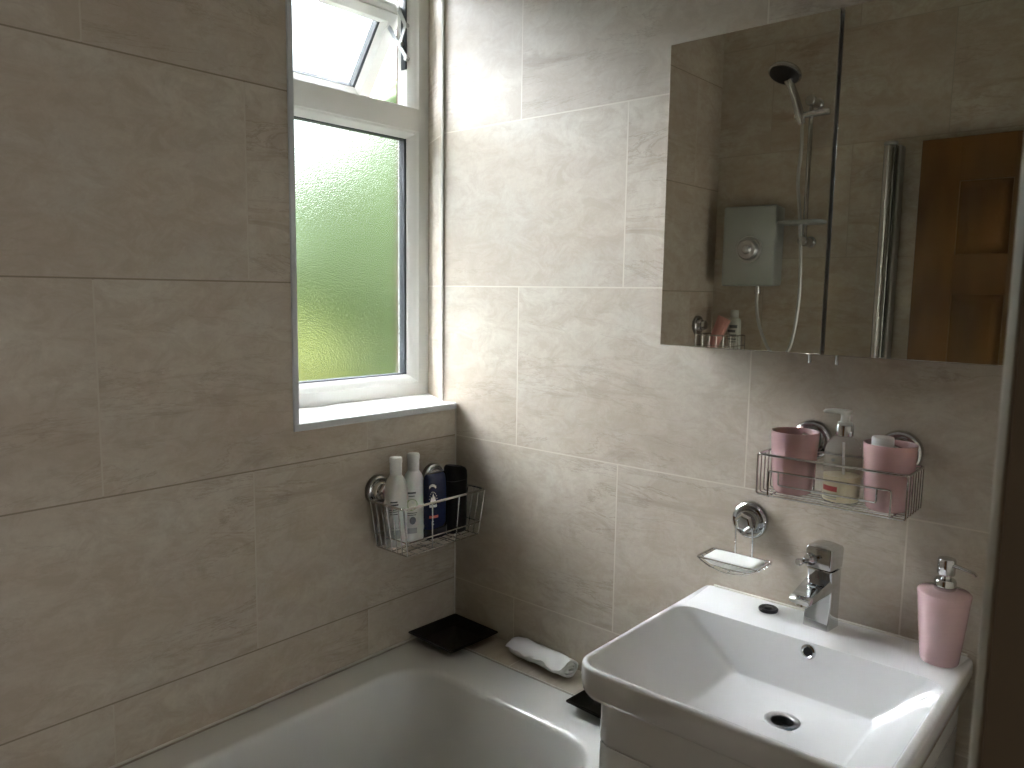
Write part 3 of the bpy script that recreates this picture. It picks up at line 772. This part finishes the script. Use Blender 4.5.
b_ = B(); lathe(b_, [(.012, .137), (.012, .141), (.0078, .143), (.0078, .155), (.010, .157), (.011, .160), (.0105, .1625), (.004, .163)], (x, y, RB), n=28)
tube(b_, [(x - .005, y - .003, RB + .1595), (x - .018, y - .008, RB + .1605), (x - .030, y - .013, RB + .1595), (x - .032, y - .0135, RB + .157)], [.005, .0042, .0034, .003], 12)
obj('pump_head', b_, 'whitecap', t)
b_ = B(); tube(b_, [(x, y, RB + .104), (x + .004, y, RB + .01)], .0022, 8); obj('dip_tube', b_, 'whitecap', bo)

# ------------------------------------------------------------------ soap dish on the back wall
sd = thing('soap_dish', 'chrome wire soap dish hung from a suction cup left of the tap', 'soap dish', (.843, -.05, .876))
suction(sd, (.844, 0, .972), (0, -1, 0))
b_ = B()
sx0, sx1, sy0, sy1, szz = .777, .902, -.094, -.026, .9035
tube(b_, rpath([(sx0, sy0, szz), (sx1, sy0, szz), (sx1, sy1, szz), (sx0, sy1, szz)], .006), .0018, 8, True)
for k in range(5):
    y = sy0 + (sy1-sy0)*k/4
    pts = [(sx0 + (sx1-sx0)*q/14, y, szz - .019*math.sin(PI*q/14)**.8) for q in range(15)]
    tube(b_, pts, .0014, 8)
for q in (.25, .5, .75):
    tube(b_, [(sx0 + (sx1-sx0)*q, sy0, szz - .019*math.sin(PI*q)**.8 - .0012), (sx0 + (sx1-sx0)*q, sy1, szz - .019*math.sin(PI*q)**.8 - .0012)], .0012, 8)
for k in range(6):     # little beads on the right-hand end rail
    bmesh.ops.create_icosphere(b_, subdivisions=1, radius=.0026, matrix=Matrix.Translation((sx1, sy0 + .008 + (sy1-sy0-.016)*k/5, szz - .002)))
obj('wire_tray', b_, 'chromewire', sd)
b_ = B(); tube(b_, rpath([(.8265, sy1, szz), (.8265, -.030, .95), (.8275, -.032, .978), (.8605, -.032, .978), (.8615, -.030, .95), (.8615, sy1, szz)], .012, False), .0019, 8)
obj('hanging_wire', b_, 'chromewire', sd)
b_ = B(); rg = []
for h, e in ((-.0155, .022), (-.012, .008), (-.005, .001), (.0, .0), (.0026, .002), (.0034, .006)):
    rg.append([p + Vector((0, 0, .0015*noise.noise(p*60))) for p in rrect(.786 + e*1.5, .893 - e*1.5, -.089 + e*.5, -.031 - e*.5, .008, szz - .0005 + h, 6)])
loft(b_, rg); tag(obj('soap_bar', b_, 'soap', None, 50, loc=(.84, -.058, .884)), 'white soap bar lying in the wire soap dish', 'soap')

# ------------------------------------------------------------------ trays and cloth on the bath edge
def tray(cx, cy, half, rot, label):
    bm = B(); z = .5098
    rg = []
    for s, h, r in ((.62, 0, .006), (.66, .0015, .006), (.96, .0175, .006), (1.0, .0200, .005), (1.0, .0222, .005), (.985, .0226, .005), (.94, .0205, .006), (.66, .0065, .006), (.60, .0055, .006)):
        rg.append(rrect(-half*s, half*s, -half*s, half*s, r, h, 4))
    loft(bm, rg); o = obj('soap_tray', bm, 'black', None, 40); o.location = (cx, cy, z); o.rotation_euler = (0, 0, rot)
    return tag(o, label, 'dish', 'square black dishes on the bath edge')
tray(.0885, -.0925, .0845, math.radians(-2), 'square black dish in the corner of bath and walls')
tray(.606, -.089, .086, math.radians(-3), 'square black dish on the bath edge, partly behind the basin')
# rolled face cloth: a spiral of cloth, seen from its end
b_ = B()
P = []
for k in range(64):
    t = k/63; a = 2*PI*2.35*t + .55
    r = .006 + .0185*t
    P.append((r*1.40*math.cos(a), r*.93*math.sin(a)))
def cloth_ring(u):
    out = []
    x = -.0905 + .181*u
    ends = 1 - .10*(abs(2*u-1)**6)
    th2 = .0024
    def wob(q, k): return .0044*noise.noise(Vector((x*38, q[0]*50, q[1]*50 + k)))
    lift = .5 + .5*noise.noise(Vector((x*30, 5.0, 1.0)))
    for side in (1, -1):
        rng = range(64) if side > 0 else range(63, -1, -1)
        for k in rng:
            a, c2 = P[k], P[min(k+1, 63)]; a0 = P[max(k-1, 0)]
            d = Vector((c2[0]-a0[0], c2[1]-a0[1])); d.normalize(); nn = Vector((-d.y, d.x))
            fl = max(0, (k - 47)/16)**2*.0065*(.35 + lift)
            q = (a[0]*ends + nn.x*th2*side - fl, a[1]*ends + nn.y*th2*side + fl*.7*math.sin(x*70))
            out.append(Vector((x + (.005*noise.noise(Vector((q[0]*70, q[1]*70, 3.0))) if u in (0, 1) else 0), q[0] + wob(q, 0), max(-.0225, q[1] + wob(q, 9)))))
    return out
loft(b_, [cloth_ring(k/26) for k in range(27)])
o = obj('face_cloth', b_, 'towel', None, 80); o.location = (.350, -.045, .5095 + .0226); o.rotation_euler = (0, 0, math.radians(-3))
tag(o, 'rolled white face cloth on the ledge between the two black dishes', 'cloth')

# ------------------------------------------------------------------ far end of the bath, seen in the mirror
FY = YF
sh = thing('electric_shower', 'silver grey electric shower box with round dial, in the mirror', 'shower unit', (.18, FY, 1.455))
b_ = B(); rg = []
for y, e in ((FY + .001, .004), (FY + .055, .002), (FY + .078, .0), (FY + .086, .003), (FY + .088, .008)):
    q = rrect(.073 + e, .284 - e, 1.457 + e, 1.760 - e, .008, 0, 4); rg.append([Vector((p.x, y, p.y)) for p in q])
loft(b_, rg); obj('shower_case', b_, 'grey_shower', sh, 40)
b_ = B(); lathe(b_, [(.052, 0), (.052, .003), (.047, .005), (.044, .003), (.040, .004), (.0385, .016), (.034, .022), (.018, .024), (.014, .030), (.006, .0315)], (.183, FY + .0875, 1.595), (0, 1, 0), 40); obj('control_dial', b_, 'steel', sh)
b_ = B(); lathe(b_, [(.009, 0), (.009, .012), (.0115, .013), (.0115, .028), (.008, .030)], (.208, FY + .05, 1.457), (0, 0, -1), 20); obj('hose_outlet', b_, 'chrome', sh)
rl = thing('shower_rail', 'slim chrome shower rail beside the shower box, in the mirror', 'shower rail', (.383, FY, 1.6))
ry = FY + .065
b_ = B(); tube(b_, [(.384, ry, 1.605), (.384, ry, 2.14)], .0085, 16); obj('riser_tube', b_, 'chrome', rl)
for z in (1.622, 2.118):
    b_ = B(); lathe(b_, [(.021, 0), (.021, .004), (.016, .006), (.015, .062), (.019, .066), (.019, .082), (.016, .086)], (.384, FY, z), (0, 1, 0), 24); obj('wall_bracket', b_, 'chrome', rl)
b_ = B(); tube(b_, [(.335, ry + .03, 2.066), (.36, ry + .022, 2.068), (.425, ry + .01, 2.072), (.452, ry + .008, 2.073)], [.011, .012, .0125, .0125], 18); obj('slider_holder', b_, 'chrome', rl)
b_ = B(); rg = []
for h, e in ((0, .003), (.004, 0), (.010, 0), (.012, .003)): rg.append(rrect(.302 + e, .462 - e, ry - .03 + e, ry + .075 - e, .03, 1.682 + h, 6))
loft(b_, rg); obj('soap_shelf', b_, 'grey_shower', rl)
hs = thing('shower_handset', 'round chrome and black hand shower on its hose, in the mirror', 'shower head', (.33, FY + .1, 2.07))
hp = [Vector((.362, ry + .026, 2.035)), Vector((.352, ry + .034, 2.075)), Vector((.340, ry + .045, 2.125)), Vector((.329, ry + .060, 2.165)), Vector((.321, ry + .074, 2.188))]
b_ = B(); tube(b_, hp, [.012, .0155, .0155, .014, .015], 18); obj('handset_handle', b_, 'chrome', hs)
ha = Vector((-.12, .42, -.90)).normalized(); hc = Vector((.316, ry + .086, 2.212))
b_ = B(); lathe(b_, [(.017, -.020), (.040, -.014), (.054, -.004), (.059, .004), (.059, .010), (.055, .013)], hc, ha, 40); hd2 = obj('handset_head', b_, 'chrome', hs)
b_ = B(); lathe(b_, [(.0535, .0125), (.052, .016), (.02, .0175), (.004, .0178)], hc, ha, 40); obj('spray_plate', b_, 'rubber', hd2)
hose = smoothpath([(.362, ry + .026, 2.035), (.362, ry + .018, 1.95), (.355, ry + .015, 1.84), (.371, ry + .018, 1.70), (.381, ry + .015, 1.55), (.381, ry + .012, 1.40), (.362, ry + .01, 1.25), (.320, ry, 1.185), (.270, ry - .01, 1.215), (.226, FY + .05, 1.30), (.209, FY + .05, 1.38), (.208, FY + .05, 1.43)], 10)
b_ = B(); tube(b_, hose, .0062, 12); obj('shower_hose', b_, 'steel', hs)

# bath screen folded back on the far wall
bs = thing('bath_screen', 'folded bath screen with tall chrome post, in the mirror', 'bath screen', (.66, FY, .51))
b_ = B(); box(b_, .676, .690, FY + .0005, FY + .05, .512, 1.935, .002); obj('wall_channel', b_, 'steel', bs)
b_ = B(); lathe(b_, [(.019, .512), (.0215, .514), (.0215, 1.936), (.019, 1.938)], (.655, FY + .045, 0), (0, 0, 1), 36, sy=.8); obj('hinge_post', b_, 'chrome', bs)
b_ = B(); box(b_, .6785, .6845, FY + .05, FY + .085, .515, 1.93, .001); obj('glass_leaf', b_, 'darkglass', bs)
b_ = B(); lathe(b_, [(.018, 0), (.0225, .001), (.0225, .008), (.020, .010), (.006, .0105)], (.655, FY + .045, 1.938), (0, 0, 1), 28); obj('top_cap', b_, 'steel', bs)

# caddy in the far corner
fc = thing('corner_caddy', 'chrome wire caddy in the far corner, at lower left of the mirror', 'wire basket', (.08, FY + .09, 1.185))
ax0, ax1, ay0, ay1, az0, az1 = .008, .155, FY + .022, FY + .150, 1.185, 1.265
suction(fc, (0, FY + .13, 1.302), (1, 0, 0))
b_ = B(); tube(b_, rpath([(ax0, ay0, az1), (ax1, ay0, az1), (ax1, ay1, az1), (ax0, ay1, az1)], .01), .0026, 8, True); obj('top_rail', b_, 'chromewire', fc)
b_ = B()
for k in range(6):
    x = ax0 + (ax1-ax0)*k/5; tube(b_, rpath([(x, ay0, az1), (x, ay0, az0), (x, ay1, az0), (x, ay1, az1)], .005, False), .0014, 8)
for k in range(5):
    y = ay0 + (ay1-ay0)*k/4; tube(b_, rpath([(ax0, y, az1), (ax0, y, az0 + .0015), (ax1, y, az0 + .0015), (ax1, y, az1)], .005, False), .0014, 8)
tube(b_, rpath([(ax0, ay0, az0 + .04), (ax1, ay0, az0 + .04), (ax1, ay1, az0 + .04), (ax0, ay1, az0 + .04)], .01), .0014, 8, True)
obj('wire_basket', b_, 'chromewire', fc)
# salmon tube leaning in it, crimped end up
t = thing('squeeze_tube', 'salmon pink squeeze tube leaning in the far corner caddy, in the mirror', 'tube', (.055, FY + .112, az0 + .004))
b_ = B(); mt2 = Matrix.Translation((.052, FY + .112, az0 + .010)) @ Matrix.Rotation(math.radians(22), 4, 'Y')
rg = []
for h, rx, rr in ((.018, .018, .017), (.03, .021, .019), (.085, .025, .013), (.135, .028, .004), (.150, .0285, .0018)):
    rg.append([mt2 @ Vector((p.x, p.y, p.z)) for p in sect(0, 0, rx, rr, h, 2, 28)])
loft(b_, rg); obj('tube_body', b_, 'pinktube', t, 50)
b_ = B(); rg = [[mt2 @ p for p in sect(0, 0, r, r, h, 2, 24)] for r, h in ((.015, 0), (.0165, .002), (.0165, .017), (.015, .0185))]; loft(b_, rg); obj('tube_cap', b_, 'whitecap', t)
# pale bottle beside it
x, y, z = .126, FY + .062, az0 + .004
t = thing('lotion_bottle', 'pale grey bottle with dark print in the far corner caddy, in the mirror', 'bottle', (x, y, z))
b_ = B(); S = lambda rx, ry, h, p=2.4: sect(x, y, rx, ry, z + h, p)
loft(b_, [S(.022, .016, 0), S(.026, .020, .003), S(.027, .021, .01), S(.027, .021, .125), S(.024, .019, .138), S(.016, .015, .146)]); obj('bottle_body', b_, 'palebottle', t, 50)
b_ = B(); lathe(b_, [(.0145, .145), (.016, .147), (.016, .172), (.014, .175), (.004, .1755)], (x, y, z), n=28); obj('bottle_cap', b_, 'palebottle', t)
b_ = B()
for h, a0, a1, th_ in ((.105, .2, 1.3, .012), (.088, .5, 1.6, .01), (.074, .3, 1.2, .006), (.060, .3, 1.5, .004), (.05, .4, 1.2, .003)): decal(b_, x, y, .027, .021, 2.4, PI/2 - .7 + a0 - .3, PI/2 - .7 + a1 - .3, z + h, z + h + th_)
obj('printed_text', b_, 'ink', t)

# pine door, open back along the far wall
dr = bpy.data.objects.new('door_1', None); COL.objects.link(dr); dr.location = (1.39, -1.66, FZ)
dr['kind'] = 'structure'; dr['label'] = 'varnished pine panelled door standing open, in the mirror'; dr['category'] = 'door'
dx0, dx1, dyb, dyf, dz0, dz1 = .755, 1.385, -1.694, -1.659, FZ + .01, 1.94
cols = ((.875, 1.025), (1.115, 1.265)); rows = ((.13, .66), (.78, 1.435), (1.565, 1.80))
b_ = B()
xs = [dx0, cols[0][0], cols[0][1], cols[1][0], cols[1][1], dx1]
for i in range(0, 6, 2): box(b_, xs[i], xs[i+1], dyb, dyf, dz0, dz1, .003)
zs = [dz0] + [q for r in rows for q in r] + [dz1]
for c0, c1 in cols:
    for i in range(0, 8, 2): box(b_, c0 - .002, c1 + .002, dyb + .0005, dyf - .0005, zs[i], zs[i+1], .001, 1)
obj('door_leaf', b_, 'pine', dr)
for c0, c1 in cols:
    for r0, r1 in rows:
        b_ = B(); rg = []
        for e, y in ((-.004, dyf - .014), (.0, dyf - .014), (.012, dyf - .011), (.03, dyf - .006), (.032, dyf - .004)):
            q = rrect(c0 + e, c1 - e, r0 + e, r1 - e, .001, 0, 1); rg.append([Vector((p.x, y, p.y)) for p in q])
        rg = [[Vector((p.x, dyb + .01, p.z)) for p in rg[0]]] + rg
        loft(b_, rg); obj('door_panel', b_, 'pine', dr)
b_ = B(); lathe(b_, [(.025, 0), (.025, .004), (.010, .007), (.009, .03), (.022, .036), (.027, .046), (.024, .054), (.008, .057)], (.81, dyf, .95), (0, 1, 0), 28); obj('door_knob', b_, 'steel', dr)

# ------------------------------------------------------------------ light
W = bpy.data.worlds.new('overcast_sky'); sc.world = W; W.use_nodes = True
nt = W.node_tree; bg = nt.nodes['Background']
tc = nt.nodes.new('ShaderNodeTexCoord'); sep = nt.nodes.new('ShaderNodeSeparateXYZ'); nt.links.new(tc.outputs['Generated'], sep.inputs[0])
rp = nt.nodes.new('ShaderNodeValToRGB'); e = rp.color_ramp.elements
e[0].position = .0; e[0].color = (.20, .218, .235, 1); e[1].position = .9; e[1].color = (.945, .98, 1.03, 1)
nt.links.new(sep.outputs['Z'], rp.inputs[0])
# bright sky lobe added out of view, sends window light deeper into the room
fl = nt.nodes.new('ShaderNodeVectorMath'); fl.operation = 'MULTIPLY'; fl.inputs[1].default_value = (1, 1, 0); nt.links.new(tc.outputs['Generated'], fl.inputs[0])
nz = nt.nodes.new('ShaderNodeVectorMath'); nz.operation = 'NORMALIZE'; nt.links.new(fl.outputs[0], nz.inputs[0])
dt = nt.nodes.new('ShaderNodeVectorMath'); dt.operation = 'DOT_PRODUCT'; dt.inputs[1].default_value = Vector((-.978, -.20, 0)).normalized()
nt.links.new(nz.outputs[0], dt.inputs[0])
def wm(op, a, v):
    n = nt.nodes.new('ShaderNodeMath'); n.operation = op; nt.links.new(a, n.inputs[0])
    if isinstance(v, (int, float)): n.inputs[1].default_value = v
    else: nt.links.new(v, n.inputs[1])
    return n.outputs[0]
el = nt.nodes.new('ShaderNodeMapRange'); el.interpolation_type = 'SMOOTHSTEP'; el.inputs['From Min'].default_value = .10; el.inputs['From Max'].default_value = .50
nt.links.new(sep.outputs['Z'], el.inputs['Value'])
az = wm('POWER', wm('MAXIMUM', dt.outputs['Value'], 0), 44)
sy_ = nt.nodes.new('ShaderNodeSeparateXYZ'); nt.links.new(nz.outputs[0], sy_.inputs[0])
bk = nt.nodes.new('ShaderNodeMapRange'); bk.interpolation_type = 'SMOOTHSTEP'      # unseen side of the sky dimmed to weaken light beside the window
bk.inputs['From Min'].default_value = -.6; bk.inputs['From Max'].default_value = -.05; bk.inputs['To Min'].default_value = .6; bk.inputs['To Max'].default_value = 4.8
nt.links.new(sy_.outputs['Y'], bk.inputs['Value'])
glow = wm('ADD', wm('MULTIPLY', wm('MULTIPLY', az, el.outputs['Result']), 105.0), bk.outputs['Result'])
nt.links.new(rp.outputs[0], bg.inputs['Color']); nt.links.new(glow, bg.inputs['Strength'])
pl = bpy.data.lights.new('window_portal', 'AREA'); pl.shape = 'RECTANGLE'; pl.size = .60; pl.size_y = 1.2; pl.cycles.is_portal = True
po = bpy.data.objects.new('window_portal', pl); COL.objects.link(po); po.location = (-.30, -.208, 1.72); po.rotation_euler = (0, -PI/2, 0)
po.rotation_euler = Vector((1, 0, 0)).to_track_quat('-Z', 'Z').to_euler()
hl = bpy.data.lights.new('landing_fill', 'AREA'); hl.shape = 'RECTANGLE'; hl.size = 1.7; hl.size_y = 1.2; hl.energy = 11; hl.color = (1, .985, .95)  # added fill lamp in the unseen landing, brightens the room through the doorway
ho = bpy.data.objects.new('landing_fill', hl); COL.objects.link(ho); ho.location = (2.76, -1.2, .78)
ho.rotation_euler = Vector((-1, 0, 0)).to_track_quat('-Z', 'Z').to_euler()

# ------------------------------------------------------------------ camera
cam = bpy.data.cameras.new('camera'); co = bpy.data.objects.new('camera', cam); COL.objects.link(co)
yaw, pitch, roll = .7153, .1174, .0146
cy, sy, cp, sp_ = math.cos(yaw), math.sin(yaw), math.cos(pitch), math.sin(pitch)
f = Vector((-sy*cp, cy*cp, -sp_)); r = Vector((cy, sy, 0)); u = r.cross(f)
r2 = r*math.cos(roll) + u*math.sin(roll); u2 = -r*math.sin(roll) + u*math.cos(roll)
mm = Matrix((r2, u2, -f)).transposed().to_4x4(); mm.translation = (1.4769, -1.4697, 1.42)
co.matrix_world = mm
cam.sensor_width = 36; cam.lens = 776.45/1024*36; cam.clip_start = .01
cam.dof.use_dof = True; cam.dof.focus_distance = 1.9; cam.dof.aperture_fstop = 9
sc.camera = co

sc.view_settings.view_transform = 'Standard'; sc.view_settings.look = 'None'; sc.view_settings.gamma = 1; sc.view_settings.use_curve_mapping = False
sc.view_settings.exposure = 0.60
cy_ = sc.cycles
cy_.max_bounces = 14; cy_.diffuse_bounces = 6; cy_.glossy_bounces = 8; cy_.transmission_bounces = 10; cy_.transparent_max_bounces = 12
cy_.use_denoising = True; cy_.blur_glossy = 1.0; cy_.sample_clamp_indirect = 0
